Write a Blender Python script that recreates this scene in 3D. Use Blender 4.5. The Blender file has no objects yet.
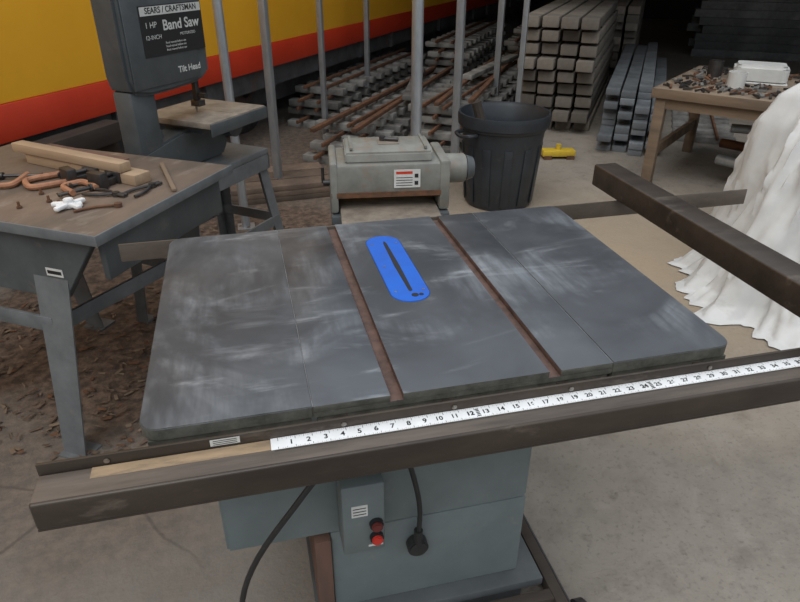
import bpy, bmesh, math, random
from mathutils import Matrix, Vector, noise
random.seed(7)
COL=bpy.context.scene.collection
rad=math.radians
# ---------------------------------------------------------------- materials
def mat(name,c1,c2=None,scale=8,rough=.6,metal=0,bump=.0,c3=None,s3=3,lo3=.55,hi3=.7,stretch=(1,1,1),lo=.35,hi=.65,rough2=None,bscale=None,space='Object'):
    m=bpy.data.materials.new(name);m.use_nodes=True
    nt=m.node_tree;nt.nodes.clear();N=nt.nodes.new;L=nt.links.new
    out=N("ShaderNodeOutputMaterial");p=N("ShaderNodeBsdfPrincipled");L(p.outputs[0],out.inputs[0])
    p.inputs["Roughness"].default_value=rough;p.inputs["Metallic"].default_value=metal
    p.inputs["Base Color"].default_value=(*c1,1)
    if c2 is None and c3 is None and bump==0:
        return m
    tc=N("ShaderNodeTexCoord");mp=N("ShaderNodeMapping");mp.inputs["Scale"].default_value=stretch
    L(tc.outputs[space],mp.inputs[0])
    vec=mp.outputs[0]
    n1=N("ShaderNodeTexNoise");n1.inputs["Scale"].default_value=scale;n1.inputs["Detail"].default_value=8;n1.inputs["Roughness"].default_value=.65
    L(vec,n1.inputs["Vector"])
    col=None
    r=N("ShaderNodeMapRange");r.inputs[1].default_value=lo;r.inputs[2].default_value=hi;L(n1.outputs[0],r.inputs[0])
    mx=N("ShaderNodeMix");mx.data_type='RGBA';mx.inputs[6].default_value=(*c1,1);mx.inputs[7].default_value=(*(c2 or c1),1)
    L(r.outputs[0],mx.inputs[0]);col=mx.outputs[2]
    if c3:
        n3=N("ShaderNodeTexNoise");n3.inputs["Scale"].default_value=s3;n3.inputs["Detail"].default_value=10;n3.inputs["Roughness"].default_value=.7;n3.inputs["Distortion"].default_value=.4
        L(vec,n3.inputs["Vector"])
        r3=N("ShaderNodeMapRange");r3.inputs[1].default_value=lo3;r3.inputs[2].default_value=hi3;L(n3.outputs[0],r3.inputs[0])
        m3=N("ShaderNodeMix");m3.data_type='RGBA';m3.inputs[7].default_value=(*c3,1)
        L(r3.outputs[0],m3.inputs[0]);L(col,m3.inputs[6]);col=m3.outputs[2]
    if name in RANDV:
        oi=N("ShaderNodeObjectInfo");hs=N("ShaderNodeHueSaturation");mr=N("ShaderNodeMapRange")
        mr.inputs[3].default_value=RANDV[name][0];mr.inputs[4].default_value=RANDV[name][1]
        L(oi.outputs["Random"],mr.inputs[0]);L(mr.outputs[0],hs.inputs["Value"]);L(col,hs.inputs["Color"]);col=hs.outputs[0]
    L(col,p.inputs["Base Color"])
    if rough2 is not None:
        rr=N("ShaderNodeMapRange");rr.inputs[1].default_value=.3;rr.inputs[2].default_value=.7;rr.inputs[3].default_value=rough;rr.inputs[4].default_value=rough2
        L(n1.outputs[0],rr.inputs[0]);L(rr.outputs[0],p.inputs["Roughness"])
    if bump:
        nb=N("ShaderNodeTexNoise");nb.inputs["Scale"].default_value=bscale or scale*3;nb.inputs["Detail"].default_value=6
        L(vec,nb.inputs["Vector"])
        b=N("ShaderNodeBump");b.inputs["Strength"].default_value=bump;b.inputs["Distance"].default_value=.01
        L(nb.outputs[0],b.inputs["Height"]);L(b.outputs[0],p.inputs["Normal"])
    return m
RANDV={"concrete_tie":(.5,1.1),"grey_plank":(.55,1.2),"pale_sleeper":(.35,1.0),"rear_beam":(.5,1.4),"weathered_board":(.5,1.3)}
M={}
def top_mat(name):
    m=bpy.data.materials.new(name);m.use_nodes=True
    nt=m.node_tree;nt.nodes.clear();N=nt.nodes.new;L=nt.links.new
    out=N("ShaderNodeOutputMaterial");p=N("ShaderNodeBsdfPrincipled");L(p.outputs[0],out.inputs[0])
    tc=N("ShaderNodeTexCoord")
    def nz(sc,st,lo,hi,det=8,dist=0.3):
        mp=N("ShaderNodeMapping");mp.inputs["Scale"].default_value=st;L(tc.outputs["Object"],mp.inputs[0])
        n=N("ShaderNodeTexNoise");n.inputs["Scale"].default_value=sc;n.inputs["Detail"].default_value=det;n.inputs["Roughness"].default_value=.6;n.inputs["Distortion"].default_value=dist
        L(mp.outputs[0],n.inputs["Vector"])
        r=N("ShaderNodeMapRange");r.interpolation_type='SMOOTHSTEP';r.inputs[1].default_value=lo;r.inputs[2].default_value=hi;L(n.outputs[0],r.inputs[0]);return r.outputs[0]
    def mix(f,a,b):
        x=N("ShaderNodeMix");x.data_type='RGBA';L(f,x.inputs[0])
        if isinstance(a,tuple): x.inputs[6].default_value=(*a,1)
        else: L(a,x.inputs[6])
        if isinstance(b,tuple): x.inputs[7].default_value=(*b,1)
        else: L(b,x.inputs[7])
        return x.outputs[2]
    def mul(a,b):
        x=N("ShaderNodeMath");x.operation='MULTIPLY';L(a,x.inputs[0])
        if isinstance(b,float): x.inputs[1].default_value=b
        else: L(b,x.inputs[1])
        return x.outputs[0]
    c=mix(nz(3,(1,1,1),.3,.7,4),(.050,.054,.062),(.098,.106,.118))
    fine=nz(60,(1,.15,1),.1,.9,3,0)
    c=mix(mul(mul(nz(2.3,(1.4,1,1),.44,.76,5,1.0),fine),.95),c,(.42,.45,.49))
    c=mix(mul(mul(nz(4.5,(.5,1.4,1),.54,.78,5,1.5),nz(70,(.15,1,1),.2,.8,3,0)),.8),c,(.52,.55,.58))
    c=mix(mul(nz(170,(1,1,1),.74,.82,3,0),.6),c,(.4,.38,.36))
    L(c,p.inputs["Base Color"])
    p.inputs["Metallic"].default_value=.35
    rr=N("ShaderNodeMapRange");rr.inputs[3].default_value=.30;rr.inputs[4].default_value=.46;L(nz(5,(1,1,1),.3,.7,4),rr.inputs[0]);L(rr.outputs[0],p.inputs["Roughness"])
    return m
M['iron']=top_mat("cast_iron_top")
M['ironside']=mat("iron_edge",(.20,.195,.165),(.09,.09,.077),20,.5,.4,.2)
M['seam']=mat("seam_highlight",(.34,.35,.36),(.18,.18,.19),30,.45,.5)  # light grey for the painted edge highlight at the wing seams
M['slot']=mat("rusty_slot",(.17,.10,.08),(.085,.052,.043),30,.6,.3)
M['blue']=mat("blue_insert",(.0,.12,.60),(.01,.09,.48),12,.42,c3=(.02,.05,.2),s3=9,lo3=.6,hi3=.75)
M['brown']=mat("brown_rail",(.066,.050,.038),(.038,.029,.023),14,.42,.3,.1,c3=(.16,.13,.105),s3=22,lo3=.58,hi3=.78,stretch=(.35,1,1))
M['brownlit']=mat("brown_rail_lit_worn",(.15,.12,.098),(.07,.055,.045),10,.42,.2,.05,stretch=(.3,3,1))  # lit copy of brown: light put into the colour, with worn streaks
M['residue']=mat("adhesive_residue",(.36,.25,.15),(.22,.16,.10),25,.7,c3=(.10,.075,.055),s3=12,lo3=.5,hi3=.7,stretch=(.5,2,1))
M['white']=mat("white_tape",(.80,.81,.82),(.68,.68,.68),15,.45)
M['black']=mat("black_print",(.012,.012,.013))
M['blackrub']=mat("black_rubber",(.014,.014,.015),(.025,.025,.025),20,.5)
M['silver']=mat("bolt_steel",(.38,.36,.33),(.22,.2,.18),40,.4,.9)
M['cab']=mat("machine_grey_paint",(.150,.178,.180),(.115,.138,.14),6,.5,0,.05,c3=(.20,.20,.18),s3=9,lo3=.6,hi3=.8)
M['cabdark']=mat("dark_grey_paint",(.078,.087,.092),(.055,.062,.066),9,.5,0,.05,c3=(.14,.12,.1),s3=12,lo3=.6,hi3=.8)
M['stand']=mat("stand_grey_paint",(.15,.160,.166),(.10,.107,.112),10,.5,0,.05,c3=(.2,.17,.14),s3=14,lo3=.6,hi3=.78)
M['red']=mat("red_button",(.5,.03,.02))
M['darkred']=mat("dark_red_button",(.12,.02,.018))
M['label']=mat("pale_label",(.6,.6,.58),(.5,.5,.48),30,.5)
M['rust']=mat("rust",(.18,.08,.04),(.08,.045,.028),18,.8,.2,.3)
M['redwood']=mat("reddish_board",(.17,.085,.06),(.08,.05,.04),8,.8,stretch=(1,1,.2))
M['board']=mat("weathered_board",(.17,.12,.085),(.09,.065,.05),8,.8,0,.2)
M['benchtop']=mat("worn_bench_board",(.18,.125,.09),(.10,.075,.057),6,.7,0,.15,c3=(.27,.22,.18),s3=9,lo3=.55,hi3=.75,stretch=(1,.4,1))
M['wood']=mat("pale_wood",(.40,.28,.18),(.22,.15,.095),9,.75,0,.2,stretch=(.15,1,1))
M['wood2']=mat("weathered_wood",(.22,.155,.10),(.12,.085,.06),9,.8,0,.2,stretch=(.15,1,1))
M['plywood']=mat("weathered_plywood",(.27,.205,.145),(.17,.13,.095),7,.8,0,.2,c3=(.12,.09,.07),s3=5,lo3=.5,hi3=.7)
M['darkwood']=mat("dark_wood",(.05,.038,.028),(.03,.022,.018),9,.85,0,.2,stretch=(.3,1,1))
M['orange']=mat("rusty_orange_clamp",(.42,.2,.11),(.25,.11,.06),30,.7)
M['galv']=mat("galvanised_steel",(.42,.44,.46),(.3,.32,.34),18,.4,.6,stretch=(1,1,.3))
M['yellow']=mat("yellow_paint",(1.0,.50,.03),(.95,.46,.025),3,.4)
M['redstripe']=mat("red_paint",(.58,.045,.015),(.50,.035,.012),3,.45)
M['under']=mat("underframe",(.10,.10,.105),(.05,.05,.052),6,.7,c3=(.12,.07,.045),s3=5)
M['beam']=mat("rear_beam",(.16,.165,.165),(.08,.083,.085),5,.8)
M['bin']=mat("grey_bin_plastic",(.028,.034,.041),(.018,.022,.027),8,.4,0,.05,c3=(.09,.09,.085),s3=10,lo3=.62,hi3=.8)
M['planer']=mat("planer_grey",(.24,.24,.215),(.16,.16,.145),10,.5,.1,.1,c3=(.22,.16,.11),s3=14,lo3=.52,hi3=.72)
M['rustplate']=mat("dusty_plate",(.31,.26,.21),(.18,.15,.12),14,.6,.3,.1)
M['concrete_tie']=mat("concrete_tie",(.22,.19,.155),(.12,.105,.09),7,.85,0,.3)
M['greyplank']=mat("grey_plank",(.19,.205,.22),(.10,.11,.12),7,.8,0,.3)
M['sleeper']=mat("pale_sleeper",(.36,.355,.335),(.12,.11,.10),6,.8,0,.3)
M['tarp']=mat("white_sheet",(.64,.64,.63),(.54,.54,.53),4,.5,0,.35,c3=(.40,.38,.34),s3=3,lo3=.6,hi3=.8,bscale=5)
M['darkwall']=mat("dark_wall",(.028,.025,.023),(.018,.016,.014),2,.9)
M['bwhite']=mat("white_plastic",(.62,.62,.60),(.52,.52,.50),5,.4)
M['grease']=mat("dark_steel",(.05,.05,.055),(.09,.08,.075),25,.45,.7)
M['chip']=mat("wood_chips",(.15,.10,.07),(.07,.045,.03),30,.9)
M['yel2']=mat("yellow_tool",(.6,.42,.03),(.5,.33,.03),8,.5)

def floor_mat():
    m=bpy.data.materials.new("concrete_floor");m.use_nodes=True
    nt=m.node_tree;nt.nodes.clear();N=nt.nodes.new;L=nt.links.new
    out=N("ShaderNodeOutputMaterial");p=N("ShaderNodeBsdfPrincipled");L(p.outputs[0],out.inputs[0]);p.inputs["Roughness"].default_value=.85
    tc=N("ShaderNodeTexCoord");P=tc.outputs["Object"]
    def nz(sc,lo,hi,det=8,dist=0):
        n=N("ShaderNodeTexNoise");n.inputs["Scale"].default_value=sc;n.inputs["Detail"].default_value=det;n.inputs["Roughness"].default_value=.65;n.inputs["Distortion"].default_value=dist
        L(P,n.inputs["Vector"]);r=N("ShaderNodeMapRange");r.inputs[1].default_value=lo;r.inputs[2].default_value=hi;L(n.outputs[0],r.inputs[0]);return r.outputs[0]
    def mix(f,a,b):
        x=N("ShaderNodeMix");x.data_type='RGBA';L(f,x.inputs[0])
        for i,v in ((6,a),(7,b)):
            if isinstance(v,tuple): x.inputs[i].default_value=(*v,1)
            else: L(v,x.inputs[i])
        return x.outputs[2]
    def math_(op,a,b):
        x=N("ShaderNodeMath");x.operation=op
        for i,v in ((0,a),(1,b)):
            if isinstance(v,(int,float)): x.inputs[i].default_value=v
            else: L(v,x.inputs[i])
        return x.outputs[0]
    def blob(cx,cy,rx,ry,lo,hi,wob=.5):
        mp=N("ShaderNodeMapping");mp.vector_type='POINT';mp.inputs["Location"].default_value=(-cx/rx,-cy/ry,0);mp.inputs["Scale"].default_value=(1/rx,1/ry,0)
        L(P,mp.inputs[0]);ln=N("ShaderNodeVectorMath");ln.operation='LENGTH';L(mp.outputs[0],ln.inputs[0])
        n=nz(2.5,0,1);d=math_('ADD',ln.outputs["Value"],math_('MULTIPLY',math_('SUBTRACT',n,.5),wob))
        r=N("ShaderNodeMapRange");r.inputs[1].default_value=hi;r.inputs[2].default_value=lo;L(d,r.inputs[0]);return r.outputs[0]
    c=mix(nz(1.3,.35,.65),(.205,.180,.150),(.26,.23,.195))
    c=mix(math_('MULTIPLY',nz(9,.5,.75),.7),c,(.14,.12,.10))
    c=mix(math_('MULTIPLY',nz(4,.55,.75,10,1),.5),c,(.33,.30,.26))
    c=mix(math_('MULTIPLY',nz(60,.55,.75,3),.7),c,(.11,.092,.078))
    c=mix(math_('MULTIPLY',nz(14,.6,.72,4),.5),c,(.10,.08,.065))
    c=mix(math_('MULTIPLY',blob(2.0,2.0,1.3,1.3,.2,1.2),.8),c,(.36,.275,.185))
    c=mix(math_('MULTIPLY',blob(-.4,.5,1.3,1.3,.5,1.2),.65),c,(.16,.145,.128))
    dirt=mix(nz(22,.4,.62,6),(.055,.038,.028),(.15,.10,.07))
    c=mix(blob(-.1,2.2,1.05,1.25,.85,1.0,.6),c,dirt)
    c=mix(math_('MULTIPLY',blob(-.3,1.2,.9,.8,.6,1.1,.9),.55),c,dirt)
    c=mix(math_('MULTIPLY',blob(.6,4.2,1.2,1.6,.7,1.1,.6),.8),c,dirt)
    v=N("ShaderNodeTexVoronoi");v.feature='DISTANCE_TO_EDGE';v.inputs["Scale"].default_value=1.6
    nn=N("ShaderNodeTexNoise");nn.inputs["Scale"].default_value=2.2;nn.inputs["Detail"].default_value=6;L(P,nn.inputs["Vector"])
    va=N("ShaderNodeVectorMath");va.operation='MULTIPLY_ADD';L(nn.outputs["Color"],va.inputs[0]);va.inputs[1].default_value=(.15,.15,0);L(P,va.inputs[2])
    L(va.outputs[0],v.inputs["Vector"])
    r=N("ShaderNodeMapRange");r.inputs[1].default_value=.012;r.inputs[2].default_value=.003;L(v.outputs["Distance"],r.inputs[0])
    crk=math_('MULTIPLY',r.outputs[0],math_('MULTIPLY',blob(-.6,.8,.7,.7,.7,1.0,.3),.6))
    c=mix(crk,c,(.07,.055,.045))
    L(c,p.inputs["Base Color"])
    b=N("ShaderNodeBump");b.inputs["Strength"].default_value=.35;b.inputs["Distance"].default_value=.01
    L(nz(35,.2,.8,6),b.inputs["Height"]);L(b.outputs[0],p.inputs["Normal"])
    return m
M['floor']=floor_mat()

# ---------------------------------------------------------------- mesh builder
class B:
    def __init__(s,*mats):
        s.bm=bmesh.new();s.mats=[M[k] for k in mats]
    def _merge(s,t,mi,xf=None):
        for f in t.faces: f.material_index=mi
        if xf is not None: bmesh.ops.transform(t,matrix=xf,verts=t.verts)
        me=bpy.data.meshes.new("tmp");t.to_mesh(me);t.free();s.bm.from_mesh(me);bpy.data.meshes.remove(me)
    def sides(s,frm,to):
        s.bm.normal_update()
        for f in s.bm.faces:
            if f.material_index==frm and f.normal.z<.3: f.material_index=to
        return s
    def box(s,x0,x1,y0,y1,z0,z1,mi=0,bev=0,xf=None,seg=2):
        t=bmesh.new();bmesh.ops.create_cube(t,size=1)
        bmesh.ops.scale(t,vec=(x1-x0,y1-y0,z1-z0),verts=t.verts)
        bmesh.ops.translate(t,vec=((x0+x1)/2,(y0+y1)/2,(z0+z1)/2),verts=t.verts)
        if bev: bmesh.ops.bevel(t,geom=t.edges[:],offset=bev,segments=seg,affect='EDGES',profile=.5)
        s._merge(t,mi,xf);return s
    def cyl(s,p0,p1,r0,r1=None,mi=0,seg=20,bev=0,caps=True):
        r1=r0 if r1 is None else r1
        p0=Vector(p0);p1=Vector(p1);d=p1-p0
        t=bmesh.new();bmesh.ops.create_cone(t,cap_ends=caps,segments=seg,radius1=r0,radius2=r1,depth=d.length)
        if bev: bmesh.ops.bevel(t,geom=[e for e in t.edges if len(e.link_faces)==2 and e.calc_face_angle(0)>1.0],offset=bev,segments=2,affect='EDGES')
        q=Vector((0,0,1)).rotation_difference(d.normalized())
        s._merge(t,mi,Matrix.Translation((p0+p1)/2)@q.to_matrix().to_4x4());return s
    def bar(s,p0,p1,w,h,mi=0,bev=0,up=(0,0,1)):
        p0=Vector(p0);p1=Vector(p1);d=p1-p0;x=d.normalized();u=Vector(up)
        y=u.cross(x)
        if y.length<1e-4: y=Vector((0,1,0)).cross(x)
        y.normalize();z=x.cross(y)
        m=Matrix((x,y,z)).transposed().to_4x4();m.translation=(p0+p1)/2
        return s.box(-d.length/2,d.length/2,-w/2,w/2,-h/2,h/2,mi,bev,m)
    def prism(s,pts,a,b,plane='xy',mi=0,bev=0,xf=None):
        t=bmesh.new();vs=[]
        def q(p,c):
            return {'xy':(p[0],p[1],c),'xz':(p[0],c,p[1]),'yz':(c,p[0],p[1])}[plane]
        v0=[t.verts.new(q(p,a)) for p in pts];v1=[t.verts.new(q(p,b)) for p in pts];n=len(pts)
        t.faces.new(v0);t.faces.new(v1[::-1])
        for i in range(n): t.faces.new((v0[i],v1[i],v1[(i+1)%n],v0[(i+1)%n]))
        bmesh.ops.recalc_face_normals(t,faces=t.faces[:])
        if bev: bmesh.ops.bevel(t,geom=t.edges[:],offset=bev,segments=2,affect='EDGES')
        s._merge(t,mi,xf);return s
    def tube(s,path,r,mi=0,seg=10,smooth=4):
        P=[Vector(p) for p in path];pts=[]
        for i in range(len(P)-1):
            a=P[max(i-1,0)];b=P[i];c=P[i+1];d=P[min(i+2,len(P)-1)]
            for k in range(smooth):
                t=k/smooth
                pts.append(.5*((2*b)+(c-a)*t+(2*a-5*b+4*c-d)*t*t+(3*b-a-3*c+d)*t**3))
        pts.append(P[-1]);t=bmesh.new();rings=[]
        nrm=None
        for i,p in enumerate(pts):
            tg=(pts[min(i+1,len(pts)-1)]-pts[max(i-1,0)]).normalized()
            if nrm is None:
                nrm=tg.orthogonal().normalized()
            nrm=(nrm-tg*nrm.dot(tg)).normalized();bn=tg.cross(nrm)
            rings.append([t.verts.new(p+r*(math.cos(6.28318*k/seg)*nrm+math.sin(6.28318*k/seg)*bn)) for k in range(seg)])
        for i in range(len(rings)-1):
            for k in range(seg): t.faces.new((rings[i][k],rings[i][(k+1)%seg],rings[i+1][(k+1)%seg],rings[i+1][k]))
        t.faces.new(rings[0][::-1]);t.faces.new(rings[-1])
        s._merge(t,mi);return s
    def lathe(s,prof,mi=0,seg=40,center=(0,0)):
        t=bmesh.new();R=[]
        for r,z in prof: R.append([t.verts.new((center[0]+r*math.cos(6.28318530718*k/seg),center[1]+r*math.sin(6.28318530718*k/seg),z)) for k in range(seg)])
        for i in range(len(R)-1):
            for k in range(seg): t.faces.new((R[i][k],R[i][(k+1)%seg],R[i+1][(k+1)%seg],R[i+1][k]))
        s._merge(t,mi);return s
    def text(s,body,size,xf,mi=0,align='CENTER',bold=0.0,depth=.0003):
        cu=bpy.data.curves.new("t","FONT");cu.body=body;cu.size=size;cu.align_x=align;cu.align_y='CENTER';cu.extrude=depth;cu.offset=bold
        o=bpy.data.objects.new("t",cu);COL.objects.link(o)
        bpy.context.view_layer.update()
        me=bpy.data.meshes.new_from_object(o.evaluated_get(bpy.context.evaluated_depsgraph_get()))
        t=bmesh.new();t.from_mesh(me);s._merge(t,mi,xf)
        bpy.data.objects.remove(o);bpy.data.curves.remove(cu);bpy.data.meshes.remove(me);return s
    def obj(s,name,parent=None,loc=(0,0,0),rz=0,smooth=True,label=None,category=None,group=None,kind=None,rot=None):
        me=bpy.data.meshes.new(name);s.bm.to_mesh(me);s.bm.free()
        for m in s.mats: me.materials.append(m)
        if smooth and len(me.polygons):
            me.polygons.foreach_set("use_smooth",[True]*len(me.polygons));me.set_sharp_from_angle(angle=rad(32))
        o=bpy.data.objects.new(name,me);COL.objects.link(o)
        if parent: o.parent=parent
        o.location=loc;o.rotation_euler=rot or (0,0,rz)
        tag(o,label,category,group,kind);return o
def tag(o,label=None,category=None,group=None,kind=None):
    if label:o["label"]=label
    if category:o["category"]=category
    if group:o["group"]=group
    if kind:o["kind"]=kind
def empty(name,loc=(0,0,0),rz=0,**k):
    o=bpy.data.objects.new(name,None);o.empty_display_size=.1;COL.objects.link(o);o.location=loc;o.rotation_euler=(0,0,rz);tag(o,**k);return o
def dup(o,loc,rz=None,rot=None,**k):
    c=o.copy();COL.objects.link(c);c.location=loc
    if rz is not None: c.rotation_euler=(0,0,rz)
    if rot is not None: c.rotation_euler=rot
    for ch in o.children:
        d=ch.copy();COL.objects.link(d);d.parent=c;d.matrix_parent_inverse=ch.matrix_parent_inverse.copy()
    tag(c,**k);return c
def rrect(x0,x1,y0,y1,r,seg=6,corners=(1,1,1,1)):
    pts=[]
    for i,(cx,cy,a0) in enumerate(((x1-r,y0+r,-90),(x1-r,y1-r,0),(x0+r,y1-r,90),(x0+r,y0+r,180))):
        if corners[i]:
            for k in range(seg+1):
                a=rad(a0+90*k/seg);pts.append((cx+r*math.cos(a),cy+r*math.sin(a)))
        else:
            pts.append(((x1,y0),(x1,y1),(x0,y1),(x0,y0))[i])
    return pts
def XF(loc,rx=0,ry=0,rz=0):
    return Matrix.Translation(loc)@Matrix.Rotation(rz,4,'Z')@Matrix.Rotation(ry,4,'Y')@Matrix.Rotation(rx,4,'X')

# ================================================================ SETTING
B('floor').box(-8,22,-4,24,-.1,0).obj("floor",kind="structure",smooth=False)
A=rad(-34)
def W(n,s,z=0):
    return (s*math.sin(-A)+n*math.cos(A), s*math.cos(A)+n*math.sin(A), z)
B('darkwall').box(-4,9,17,17.1,0,3.2).obj("shade_wall_back",rz=A,kind="structure",smooth=False)  # dark wall added to keep the rear of the shed dark
B('darkwall').box(8.9,9,6,17,0,3.2).obj("shade_wall_right",rz=A,kind="structure",smooth=False)  # dark wall added to stop light leaking in from the right
B('darkwall').box(-4,9,5.0,17.1,3.2,3.3).obj("shade_ceiling",rz=A,kind="structure",smooth=False)  # unseen roof added only to shade the rear area

# railcar
rc=empty("railcar",(-.47,3.58,0),rad(-35.3),label="yellow railcar body with a red stripe along its lower edge",category="railcar")
B('yellow').box(-2.4,0,-5,15,.77,3.4,0,.01).obj("body",rc)
B('redstripe').box(-2.4,.004,-5,15,.585,.77,0,.004).obj("stripe",rc,label="red painted lower band")
u=B('under','grease').box(-2.3,-.06,-5,15,.42,.584)
for i in range(22): u.box(-.12,-.02,-4.6+i*.9,-4.54+i*.9,.42,.58)
u.box(-2.2,-.3,-5,15,.2,.42)
for i in range(5):
    y=-3.5+i*4
    for dy in (0,1.2):
        u.cyl((-.45,y+dy,.36),(-.33,y+dy,.36),.36,None,1,28)
        u.cyl((-2.1,y+dy,.36),(-1.98,y+dy,.36),.36,None,1,28)
        u.cyl((-2.1,y+dy,.36),(-.3,y+dy,.36),.06,None,1,12)
u.obj("underframe",rc)

# ================================================================ TABLE SAW
saw=empty("table_saw",(.5,.4,0),label="grey cabinet table saw with dark iron top and blue insert",category="table saw")
inv=Matrix.Translation((-.5,-.4,0))
def S(o):
    o.parent=saw;o.matrix_parent_inverse=inv;return o
zt=.86;D=.715
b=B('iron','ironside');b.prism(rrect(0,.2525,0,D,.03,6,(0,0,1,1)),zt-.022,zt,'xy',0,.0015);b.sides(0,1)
for y in (.0,.23,.46,.69): b.box(.01,.25,y+.003,y+.018,zt-.06,zt-.023,1)
S(b.obj("extension_wing"))
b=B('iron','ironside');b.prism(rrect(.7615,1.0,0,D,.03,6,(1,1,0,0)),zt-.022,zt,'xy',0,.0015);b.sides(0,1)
for y in (.0,.23,.46,.69): b.box(.765,.99,y+.003,y+.018,zt-.06,zt-.023,1)
S(b.obj("extension_wing"))
b=B('iron','slot','ironside','seam')
X1,X2=.385,.655;sw=.0105
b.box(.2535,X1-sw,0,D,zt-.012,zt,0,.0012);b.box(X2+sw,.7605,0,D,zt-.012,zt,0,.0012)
ix0,ix1,iy0,iy1=.449,.531,.283,.617
t=bmesh.new()
outer=[];inner=rrect(ix0,ix1,iy0,iy1,.0405,8)
mx0,mx1=X1+sw,X2-sw
n=len(inner);cx,cy=(ix0+ix1)/2,(iy0+iy1)/2
for (x,y) in inner:
    dx,dy=x-cx,y-cy;k=1e9
    if dx>0:k=min(k,(mx1-cx)/dx)
    if dx<0:k=min(k,(mx0-cx)/dx)
    if dy>0:k=min(k,(D-cy)/dy)
    if dy<0:k=min(k,(0-cy)/dy)
    outer.append([cx+dx*k,cy+dy*k])
for cxx,cyy in ((mx0,0),(mx1,0),(mx0,D),(mx1,D)):
    j=min(range(n),key=lambda i:abs(math.atan2(outer[i][1]-cy,outer[i][0]-cx)-math.atan2(cyy-cy,cxx-cx)))
    outer[j]=[cxx,cyy]
vi=[t.verts.new((p[0],p[1],zt)) for p in inner];vo=[t.verts.new((p[0],p[1],zt)) for p in outer]
vl=[t.verts.new((p[0],p[1],zt-.012)) for p in inner];vol=[t.verts.new((p[0],p[1],zt-.012)) for p in outer]
for i in range(n):
    j=(i+1)%n
    t.faces.new((vo[i],vo[j],vi[j],vi[i]));t.faces.new((vi[i],vi[j],vl[j],vl[i]));t.faces.new((vo[j],vo[i],vol[i],vol[j]))
bmesh.ops.recalc_face_normals(t,faces=t.faces[:])
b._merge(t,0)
b.sides(0,1)
b.box(.2535,.7605,0.0005,D-.0005,zt-.022,zt-.0121,1)
b.box(.2526,.2534,.001,D-.001,zt-.02,zt-.0006,3);b.box(.7606,.7614,.001,D-.001,zt-.02,zt-.0006,3)  # thin light strips painted in as chamfer highlights
b.bm.normal_update()
for f in b.bm.faces:
    if f.normal.y<-.9 and f.calc_center_median().y<.002: f.material_index=2
for y in (.0,.69): b.box(.26,.755,y+.003,y+.018,zt-.1,zt-.023,2)
S(b.obj("center_table"))
b=B('blue','black','silver')
b.prism(rrect(ix0+.0008,ix1-.0008,iy0+.0008,iy1-.0008,.0395,8),zt-.0119,zt+.0008,'xy',0,.0008)
b.prism([(.489,.33),(.492,.325),(.497,.33),(.4985,.45),(.497,.57),(.493,.585),(.489,.57),(.4865,.45)],zt+.0008,zt+.0012,'xy',1)
b.cyl((.497,.309,zt+.0008),(.497,.309,zt+.0013),.0075,None,1,18)
b.cyl((.510,.309,zt+.0008),(.510,.309,zt+.0013),.005,None,1,14)
for x,y in ((.462,.33),(.52,.33),(.462,.57),(.52,.57),(.465,.45)): b.cyl((x,y,zt+.0008),(x,y,zt+.0013),.0028,None,2,12)
S(b.obj("blade_insert",label="bright blue oval throat plate"))
RX0,RX1=-.13,1.95
b=B('brown','silver','black')
b.box(RX0,RX1,-.030,-.025,.79,.853,0,.001);b.box(RX0,RX1,-.086,-.025,.785,.790,0,.001)
for x in (-.04,.295,.47,.67,.93,1.3,1.6):
    b.cyl((x,-.0305,.8435),(x,-.033,.8435),.0042,None,1,12,.001)
    b.box(x-.01,x+.01,-.025,0,.81,.835,0)
S(b.obj("rail_angle"))
fr=B('brown').box(RX0,RX1,-.0885,-.0301,.7901,.836,0,.004,None,3)
fro=S(fr.obj("fence_rail",label="long brown steel fence tube"))
b=B('brownlit','residue').box(RX0+.002,.19,-.0840,-.034,.8361,.8364,0).box(-.06,.19,-.055,-.033,.8365,.8367,1).box(.19,RX1-.01,-.0840,-.060,.8361,.8363,0)  # adhesive residue, plus lighter brown painting the tube top as lit
o=b.obj("worn_lit_strip");o.parent=fro;
tape=B('white','black');y0,y1=-.056,-.031;zz=.8362;x0=.1955
tape.box(.185,RX1-.02,y0,y1,zz,zz+.0006)
zt2=zz+.0007;inch=.02543
for i in range(0,16*66):
    x=x0+i*inch/16;h=.012 if i%16==0 else .008 if i%8==0 else .006 if i%4==0 else .0035
    if i%2: continue
    w=.0007 if i%16==0 else .0004
    tape.box(x-w/2,x+w/2,y1-h*.55-.0005,y1-.0005,zt2,zt2+.0001,1)
    tape.box(x-w/2,x+w/2,y0+.0005,y0+.0005+h*.35,zt2,zt2+.0001,1)
for i in range(1,66):
    x=x0+i*inch
    tape.text(str(i),.0125 if i>9 else .0135,XF((x-.0088 if i>9 else x-.0062,(y0+y1)/2-.001,zt2+.0001)),1,'CENTER',.0006 if i%12==0 else .0003,.00004)
    if i%12==0:
        # black foot mark beside the number
        for k in range(5): tape.box(x+.0012,x+.0068,y0+.003+k*.0038,y0+.0054+k*.0038,zt2,zt2+.0001,1)
o=tape.obj("measuring_tape",smooth=False,label="white adhesive ruler with black inch numbers");o.parent=fro
b=B('label','black').box(.100,.142,-.0306,-.0303,.839,.8505);
for k in range(3): b.box(.104,.138,-.0308,-.0306,.8408+k*.0032,.8418+k*.0032,1)
S(b.obj("name_plate",label="small pale metal plate"))
b=B('brown','brownlit').box(-.12,1.62,.725,.73,.808,.853,1,.001).box(-.12,1.62,.73,.775,.808,.813,0,.001)  # lighter brown paints the upright flange as lit
for x in (.03,.3,.7,.95): b.box(x-.01,x+.01,D,.725,.812,.836,1)
S(b.obj("rear_rail"))
b=B('cab','black').prism([(.066,.35),(.745,.35),(.745,.80),(.066,.80)],.2,.64,'xz',0,.006)
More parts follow.
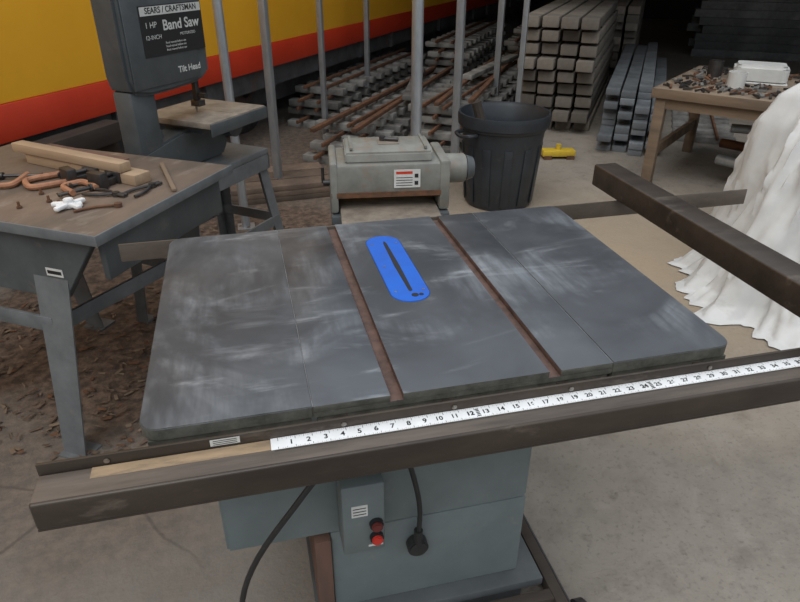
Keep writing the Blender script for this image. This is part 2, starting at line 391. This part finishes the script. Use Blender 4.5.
b.box(.285,.745,.2,.62,.1,.352,0,.004)
b.box(.10,.72,.22,.60,.80,.8365)
S(b.obj("cabinet"))
b=B('redwood','cabdark').box(.248,.284,.19,.63,.0,.34,0,.003).box(.24,.80,.16,.66,.075,.1,1,.004).box(.28,.76,.19,.63,.0,.075,1)
S(b.obj("base_plinth"))
b=B('darkwood','grease').box(.815,.845,.02,.72,.03,.07,0,.003).box(.845,.849,.02,.72,.01,.07,1).box(.24,.815,.12,.15,.03,.07,0,.002).box(.24,.815,.67,.7,.03,.07,0,.002)
for y in (.08,.68): b.cyl((.855,y,.04),(.885,y,.04),.04,None,1,20,.004).cyl((.849,y,.04),(.89,y,.04),.009,None,1,10)
S(b.obj("mobile_base"))
sb=S(B('cab').box(.303,.391,.125,.2,.362,.552,0,.006).obj("switch_box"))
b=B('label','black').box(.322,.355,.1235,.1248,.47,.5)
for k in range(3): b.box(.325,.352,.1231,.1235,.4755+k*.008,.4775+k*.008,1)
o=b.obj("label_plate");o.parent=sb
b=B('darkred','black').cyl((.372,.125,.444),(.372,.117,.444),.0145,None,1,20).cyl((.372,.117,.444),(.372,.108,.444),.0115,None,0,20,.002);o=b.obj("start_button",label="dark red push button");o.parent=sb
b=B('red','black').cyl((.372,.125,.406),(.372,.117,.406),.0145,None,1,20).cyl((.372,.117,.406),(.372,.108,.406),.0115,None,0,20,.002);o=b.obj("stop_button",label="red push button");o.parent=sb
b=B('label').box(.355,.386,.1242,.1249,.378,.383);o=b.obj("button_marking");o.parent=sb
b=B('blackrub').tube([(.335,.165,.55),(.33,.15,.6),(.28,.13,.61),(.21,.12,.53),(.13,.13,.40),(.085,.15,.26),(.065,.14,.1),(.05,.08,.012),(.1,-.05,.008),(.25,-.1,.008)],.0062)
S(b.obj("power_cord"))
b=B('blackrub').tube([(.37,.165,.55),(.375,.15,.60),(.40,.14,.63),(.435,.14,.60),(.462,.15,.50),(.478,.17,.40),(.478,.178,.31)],.0055)
b.cyl((.478,.199,.28),(.478,.17,.28),.024,None,0,24,.004).cyl((.478,.178,.335),(.478,.178,.295),.010,None,0,16)
S(b.obj("motor_cord"))
b=B('silver').cyl((.61,.2,.56),(.61,.19,.56),.012,None,0,6);S(b.obj("bolt"))

f=empty("rip_fence",(1.215,.4,.8545),label="long dark brown steel rip fence resting on the saw rails",category="fence")
b=B('brown').box(-.035,.035,-.43,.45,.006,.068,0,.005,None,3).obj("fence_tube",f)
b=B('brown').box(-.07,.25,-.50,-.44,-.013,.055,0,.004).obj("fence_head",f)
b=B('blackrub').box(-.02,.02,.325,.37,.0,.006).obj("glide_pad",f)

# ================================================================ WORK BENCH
bn=empty("workbench",(-.214,.928,0),rad(-32.3),label="low grey steel workbench with worn brown board top",category="workbench")
b=B('benchtop','stand').box(-.95,0,0,.665,.775,.8,0,.003).box(-.952,.002,-.006,0,.77,.801,1,.002).box(0,.006,-.006,.67,.77,.801,1,.002)
b.obj("bench_top",bn)
b=B('cabdark','label','black').prism([(-.90,.775),(-.03,.775),(-.19,.56),(-.80,.56)],.025,.05,'xz',0,.002)
b.box(-.05,-.03,.05,.63,.64,.775,0,.002).box(-.9,-.05,.6,.62,.62,.775,0,.002)
b.box(-.235,-.175,.0235,.0248,.635,.66,1).box(-.23,-.18,.023,.0236,.642,.653,2)
b.obj("apron",bn)
for i,(x,y,dx,dy) in enumerate(((-.225,.03,-.03,-.075),(-.16,.58,-.03,.0),(-.80,.03,-.05,-.075),(-.84,.6,.07,.04))):
    b=B('stand')
    b.prism([(-.065,-.005),(.06,-.005),(.06,.0),(.0,.0),(-.06,.0),(-.06,.05),(-.065,.05)],0,.62,'xy',0)
    for v in b.bm.verts:
        k=1-v.co.z/.62;v.co.x=v.co.x*(1-.3*k)+x+dx*k;v.co.y+=y+dy*k
        v.co.z=.008+v.co.z
    b.box(x+dx-.05,x+dx+.05,y+dy-.025,y+dy+.06,0,.008)
    b.obj("leg",bn)
b=B('stand').bar((-.235,.03,.47),(-.16,.60,.47),.012,.05,0,.001).bar((-.25,.012,.47),(-.87,.012,.47),.012,.05,0,.001).bar((-.82,.03,.47),(-.82,.60,.47),.012,.05,0,.001)
b.obj("brace",bn)

def stick(name,p0,p1,w,h,mt,label,cat,z=.8,grp=None,bev=.002):
    d=Vector((p1[0]-p0[0],p1[1]-p0[1],0));a=math.atan2(d.y,d.x);L=d.length
    return B(mt).box(-L/2,L/2,-w/2,w/2,0,h,0,bev).obj(name,None,((p0[0]+p1[0])/2,(p0[1]+p1[1])/2,z+.001),a,label=label,category=cat,group=grp)
stick("wooden_plank",(-.13,1.345),(-.53,1.70),.065,.034,'wood',"pale weathered wooden plank lying on the workbench","plank",grp="planks on the workbench")
stick("wooden_plank",(-.18,1.37),(-.58,1.72),.045,.03,'wood',"pale brown wooden strip stacked on another plank","plank",z=.836,grp="planks on the workbench")
stick("wooden_plank",(-.20,1.50),(-.50,1.76),.04,.04,'redwood',"reddish brown wooden strip with split end","plank",grp="planks on the workbench")
stick("wooden_stick",(-.09,1.54),(-.03,1.24),.014,.01,'wood2',"thin brown wooden stick on the bench edge","stick")
def cclamp(name,loc,rz,mt,label,s=1):
    b=B(mt,'grease')
    b.tube([(.08*s,0,.01),(.0,0,.01),(-.03*s,.01,.01),(-.035*s,.05*s,.01),(-.02*s,.085*s,.01),(.08*s,.09*s,.01)],.0095,0,8)
    b.cyl((.065*s,-.05*s,.01),(.065*s,.07*s,.01),.006,None,1,10).cyl((.065*s,.07*s,.01),(.065*s,.078*s,.01),.012,None,1,12)
    b.cyl((.045*s,-.045*s,.01),(.085*s,-.045*s,.01),.003,None,1,8)
    return b.obj(name,None,loc,rz,label=label,category="clamp",group="clamps on the workbench")
cclamp("bar_clamp",(-.43,1.36,.802),.4,'orange',"rusty orange clamp lying on the workbench",1.1)
cclamp("bar_clamp",(-.52,1.42,.802),1.4,'orange',"rusty orange clamp lying beside the planks",1.0)
cclamp("bar_clamp",(-.36,1.32,.802),-1.0,'orange',"small rusty orange clamp near the bench middle",.8)
b=B('grease').box(-.05,.05,-.018,.018,0,.022,0,.003).box(-.05,-.02,-.03,.03,0,.05,0,.003).box(.02,.05,-.03,.03,0,.036,0,.003).cyl((-.02,0,.03),(.09,0,.03),.007)
cl=b.obj("machinist_vise",None,(-.33,1.42,.802),.6,label="small black steel clamp on the workbench",category="vise",group="black clamps")
dup(cl,(-.24,1.36,.802),.9)
b=B('white').box(-.035,.035,-.014,.014,0,.012,0,.004)
for a0 in (.5,1.6,2.6,3.8,5.2): b.bar((0,0,.012),(.05*math.cos(a0),.05*math.sin(a0),.010),.018,.012,0,.004)
b.cyl((0,0,.0),(0,0,.028),.014,None,0,16,.002).obj("metal_bracket",None,(-.318,1.165,.802),.3,label="pale metal star bracket on the workbench",category="bracket")
def pliers(loc,rz,label):
    b=B('grease')
    b.tube([(-.1,.025,.006),(-.05,.022,.007),(0,-.002,.008),(.035,-.006,.006)],.005,0,8).tube([(-.1,-.025,.006),(-.05,-.022,.007),(0,.002,.008),(.035,.006,.006)],.005,0,8).cyl((0,0,0.001),(0,0,.014),.011,None,0,14)
    b.obj("pliers",None,loc,rz,label=label,category="pliers")
pliers((-.10,1.30,.801),.9,"old dark steel pliers on the workbench")
pliers((-.20,1.24,.801),-.5,"open rusty pliers beside a plank")
B('rust').tube([(-.06,0,.005),(0,.012,.005),(.06,0,.005)],.004).cyl((.06,0,.0),(.06,0,.012),.011).obj("wrench",None,(-.24,1.13,.801),.2,label="small rusty wrench on the bench",category="wrench")
for i in range(9):
    x=-.45+random.uniform(-.12,.22);y=1.22+random.uniform(-.05,.12)
    if (x+.214)*.845-(y-.928)*.534>-.03: continue
    B('rust').cyl((0,0,0),(0,0,.02),.004,None,0,8).cyl((0,0,.0),(0,0,.006),.008,None,0,6).obj("bolt",None,(x,y,.801),label="small rusty bolt standing on the workbench",category="bolt",group="bolts on the workbench")
for i in range(5):
    b=B('darkwood').box(-.7,.7,-.06,.06,0,.11,0,.004)
    b.obj("timber_beam",None,(-1.05+.03*i,2.95-.04*i,.004+.112*i),rad(56)+.04*(i%2),label="dark weathered timber beam stacked by the railcar",category="beam",group="dark timber by the railcar")

# ================================================================ BAND SAW
bs=empty("band_saw",(.048,2.075,0),rad(52),label="dark grey tilting-head band saw on a splayed steel stand",category="band saw")
bs.scale=(.97,.97,.938)
pts=[(-.44,1.12),(-.42,1.07),(-.34,1.055),(-.24,1.055),(-.05,1.065),(.01,1.10),(.01,1.46),(-.04,1.53),(-.34,1.56),(-.44,1.5)]
hd=B('cabdark').prism(pts,-.06,.06,'xz',0,.014).box(-.42,-.06,-.066,-.06,1.085,1.5,0,.003).obj("wheel_housing",bs)
b=B('black','label','silver','cabdark')
b.box(-.345,-.012,-.0695,-.0662,1.195,1.375,0,.001)
def tx(s,size,x,z,mi=1,al='CENTER',bo=0): b.text(s,size,XF((x-.046,-.0702,z-.012),math.pi/2),mi,al,bo,.0002)
b.box(-.341,-.016,-.0700,-.0696,1.340,1.371,1)
tx("SEARS / CRAFTSMAN",.030,-.132,1.368,0,'CENTER',.0006)
tx("1 HP",.03,-.25,1.318);tx("Band Saw",.052,-.09,1.312,1,'CENTER',.001)
tx("12-INCH",.022,-.245,1.275);tx("MOTORIZED",.015,-.06,1.275)
for k in range(3): tx("Read manual before use",.0115,-.132,1.25-.013*k)
b.text("Tilt Head",.034,XF((-.12,-.0666,1.13),math.pi/2),1,'CENTER',.0007,.0002)
o=b.obj("name_label",bs,smooth=False,label="black label with white printed lettering")
B('cabdark').box(-.425,-.30,-.04,.055,.80,1.08,0,.014).box(-.40,-.25,.0,.055,.7,.9,0,.01).obj("column",bs)
B('silver','rustplate').box(-.20,.18,-.195,.175,.905,.93,1,.003).box(-.002,.002,-.195,0,.9302,.9305,0).obj("saw_table",bs)
b=B('grease','silver').box(-.052,-.028,-.02,.0,.96,1.06,0,.002).box(-.06,-.02,-.035,.01,.955,.98,0,.002).cyl((-.04,-.03,1.0),(-.04,-.06,1.0),.012,None,0,12)
b.box(-.046,-.034,-.001,.001,.932,1.06,1).obj("blade_guide",bs)
b=B('cabdark').prism([(-.41,.72),(.05,.72),(.08,.76),(.08,.80),(.03,.86),(-.18,.88),(-.42,.84),(-.42,.74)],-.045,.07,'xz',0,.01)
b.box(-.14,.12,-.10,.10,.86,.904,0,.008).cyl((.08,-.1,.85),(.08,.1,.85),.05,None,0,24)
b.box(-.20,.182,-.203,-.196,.875,.925,0,.002).obj("lower_housing",bs)
b=B('stand').box(-.41,.22,-.16,.15,.69,.718,0,.004).box(-.41,.22,-.16,-.15,.62,.69).box(-.41,.22,.14,.15,.62,.69).box(-.41,-.40,-.16,.15,.62,.69).box(.21,.22,-.16,.15,.62,.69)
b.obj("stand_top",bs)
for sx,sy in ((-1,-1),(1,-1),(-1,1),(1,1)):
    b=B('stand');x0_=(-.395 if sx<0 else .205);y0_=.14*sy
    b.prism([(0,0),(-sx*.06,0),(-sx*.06,-sy*.005),(-sx*.005,-sy*.005),(-sx*.005,-sy*.06),(0,-sy*.06)],.008,.70,'xy',0)
    ox=.09 if sx>0 else .01;oy=.07
    for v in b.bm.verts:
        k=1-v.co.z/.70;v.co.x+=x0_+sx*ox*k;v.co.y+=y0_+sy*oy*k
    fx=x0_+sx*ox;fy=y0_+sy*oy
    b.box(min(fx,fx-sx*.06),max(fx,fx-sx*.06),min(fy,fy-sy*.06),max(fy,fy-sy*.06),0,.009)
    b.obj("leg",bs)
B('stand').bar((-.40,-.17,.35),(.245,-.17,.35),.01,.05).bar((-.40,.17,.35),(.245,.17,.35),.01,.05).bar((.245,-.165,.35),(.245,.165,.35),.01,.05).bar((-.40,-.165,.35),(-.40,.165,.35),.01,.05).obj("brace",bs)

# ================================================================ PLANER
pl=empty("thickness_planer",(.745,1.60,-.0),rad(-7),label="small grey benchtop planer with dusty top on a steel stand",category="planer")
b=B('planer','cabdark','rust').box(-.235,.20,-.12,.14,.645,.765,0,.012).box(-.24,-.21,-.125,.145,.58,.775,0,.01).box(.175,.215,-.125,.145,.58,.775,0,.01)
b.box(-.236,.2,-.1235,-.118,.64,.66,2).obj("body",pl)
b=B('planer','rustplate').prism([(-.10,.765),(-.09,.80),(-.06,.815),(.09,.815),(.12,.80),(.13,.765)],-.18,.15,'yz',0,.006)
b.box(-.05,.03,-.03,.04,.815,.818,1).box(-.16,-.15,-.08,.1,.812,.820,0).box(.12,.13,-.08,.1,.812,.82,0).obj("top_cover",pl)
b=B('grease').cyl((-.03,.02,.825),(.03,.0,.825),.008,None,0,12).cyl((-.03,.02,.819),(-.03,.02,.835),.012,None,0,12).obj("height_knob",pl)
b=B('planer','cabdark','black').cyl((.2,.02,.70),(.30,.02,.70),.058,None,0,28,.006).cyl((.30,.02,.70),(.335,.02,.70),.052,.04,1,28,.004)
for k in range(8):
    a0=k*math.pi/4;b.box(.335,.338,.02+.024*math.cos(a0)-.004,.02+.024*math.cos(a0)+.004,.70+.024*math.sin(a0)-.004,.70+.024*math.sin(a0)+.004,2)
b.obj("motor",pl)
b=B('label','black','redstripe').box(.0,.10,-.1245,-.1225,.675,.745)
for k in range(4): b.box(.008,.07,-.1252,-.1246,.683+k*.010,.6855+k*.010,1)
b.box(.008,.07,-.1252,-.1246,.728,.738,2)
for k in range(2): b.box(.078,.092,-.1252,-.1246,.685+k*.028,.70+k*.028,1)
b.obj("warning_label",pl,label="pale printed warning label")
B('rustplate').box(-.205,.17,-.30,.24,.575,.593,0,.004).box(-.205,.17,-.31,-.29,.56,.595,0,.004).obj("feed_table",pl)
b=B('cabdark').box(-.24,.215,-.14,.15,.535,.575,0,.005).obj("planer_base",pl)
for x in (-.21,.18):
    for y in (-.12,.12): B('stand').box(x-.02,x+.02,y-.02,y+.02,0,.535,0,.002).obj("leg",pl)
B('grease').cyl((-.24,-.05,.68),(-.265,-.05,.68),.012).cyl((-.265,-.05,.68),(-.265,-.05,.74),.006).obj("crank",pl)
# ================================================================ TRASH CAN
tc=empty("trash_can",(1.79,2.98,0),.3,label="large dark grey plastic trash can with side handles",category="trash can")
b=B('bin');H=.585
b.lathe([(0.001,.0),(.205,.0),(.215,.015),(.232,.2),(.252,.43),(.260,.49),(.270,.495),(.274,.51),(.284,.515),(.288,.56),(.284,H),(.272,H),(.268,.57),(.262,.56),(.245,.42),(.205,.03),(.001,.03)],0,56)
for k in range(12):
    a0=k*math.pi/6
    b.bar((.222*math.cos(a0),.222*math.sin(a0),.03),(.252*math.cos(a0),.252*math.sin(a0),.40),.05,.006,0,.002)
b.obj("bin_body",tc)
for sg in (0,math.pi):
    c,s_=math.cos(sg),math.sin(sg)
    b=B('bin').tube([(.26*c-.07*s_,.26*s_+.07*c,.48),(.315*c-.065*s_,.315*s_+.065*c,.48),(.325*c,.325*s_,.47),(.315*c+.065*s_,.315*s_-.065*c,.48),(.26*c+.07*s_,.26*s_-.07*c,.48)],.012,0,8)
    b.obj("handle",tc)
B('darkwood').tube([(-.05,.02,.035),(-.1,.05,.4),(-.16,.08,.63)],.03).obj("branch_offcut",None,(1.79,2.98,0),label="dark stick poking out of the trash can",category="stick")

# ================================================================ POSTS
def post(x,y,w,h=3.2,label="silver steel post supporting the shed roof",lean=0,round_=False):
    b=B('galv')
    if round_: b.cyl((0,0,.006),(lean,0,h),w/2,None,0,20)
    else: b.box(-w/2,w/2,-w/2,w/2,.006,h,0,.003)
    b.box(-w,w,-w,w,0,.006)
    b.obj("steel_post",None,(x,y,0),A if not round_ else 0,label=label,category="post",group="shed posts")
post(1.16,2.75,.062,3.2,"thick galvanised steel post beside the planer",0,True)
post(.158,2.9,.05,3.2,"round silver pole beside the band saw",-.03,True)
post(.40,3.47,.045);post(.88,4.6,.04);post(1.8,3.93,.055);post(2.62,5.2,.055);post(2.35,4.05,.04);post(1.5,5.9,.045)
# ================================================================ TRACK PANELS
tp=B('sleeper')
for i in range(11): tp.box(-.25,.25,-1.2+i*.235,-1.2+i*.235+.10,0,.055,0,.004)
tp=tp.obj("track_panel",None,W(-1.55,5.0,0),A,label="miniature track panel of pale sleepers with rusty rails",category="track panel",group="stacked track panels")
r=B('rust').box(-.105,-.085,-1.3,1.4,.055,.085,0,.003).box(.085,.105,-1.3,1.4,.055,.085,0,.003);r.obj("rail",tp)
first=True
for (n,s0,h,jit) in ((-1.55,5.0,3,.03),(-.90,5.7,4,.05),(-1.65,7.9,6,.04),(-.85,8.5,7,.04),(-2.2,6.0,4,.03)):
    for k in range(h):
        if first: first=False; continue
        dup(tp,W(n+random.uniform(-.05,.05),s0+.10*k+random.uniform(-.2,.2),k*.087),A+random.uniform(-jit,jit))
rl=B('rust').box(-.02,.02,-1.5,1.5,0,.03,0,.003).obj("loose_rail",None,W(-1.42,5.3,.2632),A+.04,label="loose rusty rail laid over track panels",category="rail",group="loose rails")
for (n,s0,z,a0) in ((-1.65,5.2,.2632,.0),(-.8,6.2,.3502,.06),(-1.0,6.0,.3502,.04)):
    dup(rl,W(n,s0,z),A+a0)
pb=B('sleeper').box(-.05,.05,-.75,.75,0,.04,0,.003).obj("pale_board",None,W(-1.5,5.6,.295),A+.25,label="pale board resting across loose rails",category="board",group="boards on the track stacks")
dup(pb,W(-.9,6.3,.382),A-.1)
wb=B('board').box(-.07,.07,-.35,.35,0,.035,0,.003).obj("weathered_board",None,W(-1.75,3.25,0),A-.9,label="short weathered brown board in a low pile",category="board",group="low board pile")
ca_,sa_=math.cos(-.9),math.sin(-.9)
for k in range(1,9):
    q=.16*(k%3);dup(wb,W(-1.75+q*ca_,3.25+q*sa_,(k//3)*.036),A-.9)

# ================================================================ STACKED PLANKS
tie=B('concrete_tie').box(-.07,.07,0,2.4,0,.085,0,.006).obj("concrete_tie",None,W(-.38,5.45,0),A,label="weathered tan rectangular tie in a tall stack",category="tie",group="stacked tan ties")
first=True
for k in range(9):
    sh=random.uniform(-.12,.12)
    for i in range(4):
        if first: first=False;continue
        dup(tie,W(-.38+i*.165+.1*sh,5.45+random.uniform(-.05,.05)+sh,k*.11),A+random.uniform(-.004,.004))
    if k<8:
        for q in (.3,1.9):
            B('darkwood').box(-.3,.33,-.03,.03,0,.0245).obj("spacer_strip",None,W(-.16,5.45+q,k*.11+.0852),A,label="thin dark wooden spacer between ties",category="wood strip",group="stack spacers")
gp=B('greyplank').box(-.055,.055,0,3.0,0,.05,0,.004).obj("grey_plank",None,W(.37,4.95,0),A,label="long grey plank in a low stack",category="plank",group="stacked grey planks")
first=True
for k in range(9):
    for i in range(3 if k>5 else 4):
        if first: first=False;continue
        dup(gp,W(.37+i*.125,4.95+random.uniform(-.18,.18)+.03*k,k*.0515),A+random.uniform(-.003,.003))
for k in range(10):
    for i in range(3): dup(tie,W(.0+i*.17,8.2+random.uniform(-.1,.1),k*.0865),A)
db=B('beam').box(-1.0,1.0,-.1,.1,0,.11,0,.006).obj("dark_beam",None,W(2.2,11,0),A,label="dark grey beam in a rear stack",category="beam",group="rear beam stacks")
first=True
for (n,s0,h,rz) in ((2.2,11,8,A),(4.6,10.2,9,A+.1),(6.9,9.2,8,A)):
    for k in range(h):
        for i in range(2):
            if first: first=False;continue
            dup(db,W(n+random.uniform(-.15,.15),s0+i*.26,k*.112),rz)
B('yel2','rust').box(-.13,.13,-.05,.05,.02,.07,0,.008).box(-.12,-.06,-.06,.06,0,.03,1).box(.06,.12,-.06,.06,0,.03,1).cyl((0,0,.06),(0,0,.11),.02,None,0,14).obj("rail_skate",None,(2.62,3.80,0),-.2,label="yellow metal block on the floor by the planks",category="tool")
dup(tp,W(1.16,6.7,0),A)

# ================================================================ SIDE TABLE
D2=rad(-50.5)
st=empty("side_table",(2.885,3.08,0),D2,label="low plywood table with wooden legs holding clutter",category="table")
B('plywood','wood2').box(0,1.7,0,1.15,.64,.66,0,.003).box(0,1.7,-.012,0,.60,.66,1,.002).box(-.012,0,-.012,1.15,.60,.66,1,.002).obj("table_top",st)
for x,y in ((.05,.04),(1.62,.04),(.05,1.08),(1.62,1.08)): B('wood2').box(x-.035,x+.035,y-.03,y+.03,0,.64,0,.003).obj("leg",st)
B('wood2').box(.05,1.62,.02,.05,.53,.6).box(.04,.07,.04,1.08,.2,.27).obj("stretcher",st)
def L2(x,y,z=0):
    c,s_=math.cos(D2),math.sin(D2);return (2.885+x*c-y*s_,3.08+x*s_+y*c,z)
b=B('bwhite').prism(rrect(-.17,.17,-.12,.12,.05),0,.12,'xy',0,.02)
b.box(-.175,.175,-.125,.125,.0,.012,0,.004)
t0=b.obj("plastic_tub",None,L2(.50,.66,.661),D2+.2,label="white plastic tub turned over on the table",category="tub")
B('bwhite').lathe([(.001,0),(.055,0),(.058,.10),(.05,.1),(.048,.01),(.001,.01)],0,28).obj("plastic_cup",None,L2(.42,.34,.661),label="small white plastic cup on the table",category="cup")
B('grease').lathe([(.001,0),(.05,0),(.05,.11),(.042,.11),(.042,.01),(.001,.01)],0,24).obj("tin_can",None,L2(.20,.70,.661),label="dark tin can on the table",category="can")
dbs=B('rust','sleeper','darkwood','grease')
for i in range(520):
    x=random.uniform(.04,1.4);y=random.uniform(.03,1.08);a0=random.uniform(0,3.14);l=random.uniform(.008,.035)
    if .27<x<.74 and .48<y<.86: continue
    if math.hypot(x-.42,y-.34)<.09 or math.hypot(x-.2,y-.7)<.09: continue
    dbs.bar((x-l*math.cos(a0),y-l*math.sin(a0),.007),(x+l*math.cos(a0),y+l*math.sin(a0),.009+random.uniform(0,.012)),random.uniform(.006,.022),.012,random.choice((0,1,2,3)))
dbs.obj("metal_scrap",None,L2(0,0,.661),D2,kind="stuff",label="scattered small metal scrap covering the table top",category="scrap")
for i in range(18):
    x=random.uniform(.45,1.25);y=random.uniform(.2,.9);a0=random.uniform(-.4,.4)
    l=random.uniform(.2,.35);r_=random.uniform(.015,.035)
    m_=('galv','under','sleeper','rust')[i%4]
    B(m_).cyl((-l,0,r_),(l,0,r_),r_,None,0,14).obj("metal_pipe",None,L2(x,y,.002+ (i//3)*.07),D2+a0,label="short metal pipe offcut piled under the table",category="pipe",group="pipe offcuts under the table")
for x,y in ((5.4,3.6),(6.2,4.6)):
    B('wood2').box(-.05,.05,-.05,.05,0,2.2,0,.003).box(-.05,.9,-.04,.04,.9,.96).box(-.05,.9,-.04,.04,1.5,1.56).obj("shelf_frame",None,(x,y,0),D2,label="rough timber shelf frame in the shed",category="shelf")

# ================================================================ WHITE SHEET
t=bmesh.new();prof=[(0,1.10),(.15,1.09),(.3,1.07),(.46,1.01),(.56,.9),(.62,.77),(.66,.62),(.69,.48),(.72,.34),(.76,.2),(.80,.09),(.85,.02),(.89,.008)]
seg=240;fine=[]
for i in range(len(prof)-1):
    for k in range(7):
        q=k/7;fine.append((prof[i][0]*(1-q)+prof[i+1][0]*q,prof[i][1]*(1-q)+prof[i+1][1]*q))
fine.append(prof[-1]);R=[]
for (r_,z) in fine:
    ring=[]
    for k in range(seg):
        a0=2*math.pi*k/seg;w=min(1,max(0,(r_-.2)/.4));ca,sa=math.cos(a0),math.sin(a0)
        # long folds: noise stretched down the drop, plus a few diagonal creases
        nn=noise.noise(Vector((ca*2,sa*2,z*1.2)));n2=noise.noise(Vector((ca*6+z*1.2,sa*6,z*.9)));n3=abs(noise.noise(Vector((ca*12+z*3,sa*12,z*1.2+4))))
        f_=1+w*(.045*math.sin(a0*9+2*math.sin(a0*3)+z*3)+.14*nn+.11*n2-.12*n3)
        nz_=(.06*noise.noise(Vector((r_*ca*3,r_*sa*3,3)))-.05*abs(noise.noise(Vector((r_*ca*5,r_*sa*5,7)))))*(1 if z>.1 else z/.1)
        ring.append(t.verts.new((r_*f_*ca,r_*f_*sa*.85,max(.004,z+nz_))))
    R.append(ring)
for i in range(1,len(R)-1):
    for k in range(seg):
        t.faces.new((R[i][k],R[i+1][k],R[i+1][(k+1)%seg],R[i][(k+1)%seg]))
t.faces.new(R[1])
b=B('tarp');bmesh.ops.recalc_face_normals(t,faces=t.faces[:]);b._merge(t,0)
o=b.obj("plastic_sheet",None,(3.03,1.42,0),.2,label="crumpled white plastic sheet draped over a covered pile",category="tarp")
o.data.set_sharp_from_angle(angle=rad(80))

# ================================================================ WOOD CHIPS
b=B('chip','rust','wood2')
for i in range(1500):
    a0=random.uniform(0,6.28);rr_=math.sqrt(random.random())
    x=-.1+1.15*rr_*math.cos(a0);y=1.95+1.0*rr_*math.sin(a0)
    if x<-.35 and y>2.2: continue
    l=random.uniform(.006,.024);w=random.uniform(.003,.009);q=random.uniform(0,6.28)
    c,s_=math.cos(q),math.sin(q);z=random.uniform(.002,.012)
    vs=[b.bm.verts.new((x+dx*c-dy*s_,y+dx*s_+dy*c,z+random.uniform(0,.008))) for dx,dy in ((-l,-w),(l,-w*.6),(l*.8,w),(-l*.9,w*.8))]
    f_=b.bm.faces.new(vs);f_.material_index=random.choice((0,0,0,1,2))
b.obj("wood_chip_litter",kind="stuff",smooth=False,label="brown wood chips and leaf litter on the ground",category="wood chips")

# ================================================================ LIGHT
w=bpy.data.worlds.new("World");bpy.context.scene.world=w;w.use_nodes=True
nt=w.node_tree;bg=nt.nodes["Background"]
tcx=nt.nodes.new("ShaderNodeTexCoord");sx=nt.nodes.new("ShaderNodeSeparateXYZ");nt.links.new(tcx.outputs["Generated"],sx.inputs[0])
cr=nt.nodes.new("ShaderNodeValToRGB");nt.links.new(sx.outputs[2],cr.inputs[0])
cr.color_ramp.elements[0].position=.1;cr.color_ramp.elements[0].color=(.30,.32,.34,1)
cr.color_ramp.elements[1].position=.65;cr.color_ramp.elements[1].color=(.90,.96,1.02,1)
nt.links.new(cr.outputs[0],bg.inputs[0]);bg.inputs[1].default_value=1.2
sl=bpy.data.lights.new("overcast_sun",'SUN');sl.energy=1.3;sl.angle=rad(40);sl.color=(1,.99,.97)
so=bpy.data.objects.new("overcast_sun",sl);COL.objects.link(so);so.rotation_euler=(rad(28),rad(-22),0)

# ================================================================ CAMERA
r_=Vector((.9712,-.2382,.0039));d_=Vector((-.1123,-.4717,-.8746));f_=Vector((.2104,.8489,-.4848))
f_.normalize();r_=(r_-f_*r_.dot(f_)).normalized();u_=r_.cross(f_).normalized()
m=Matrix((r_,u_,-f_)).transposed().to_4x4();m.translation=(.195,-.783,1.474)
cd=bpy.data.cameras.new("camera");cd.sensor_width=36;cd.lens=28.8;cd.clip_start=.02
co=bpy.data.objects.new("camera",cd);COL.objects.link(co);co.matrix_world=m
bpy.context.scene.camera=co
bpy.context.scene.view_settings.view_transform='Standard'
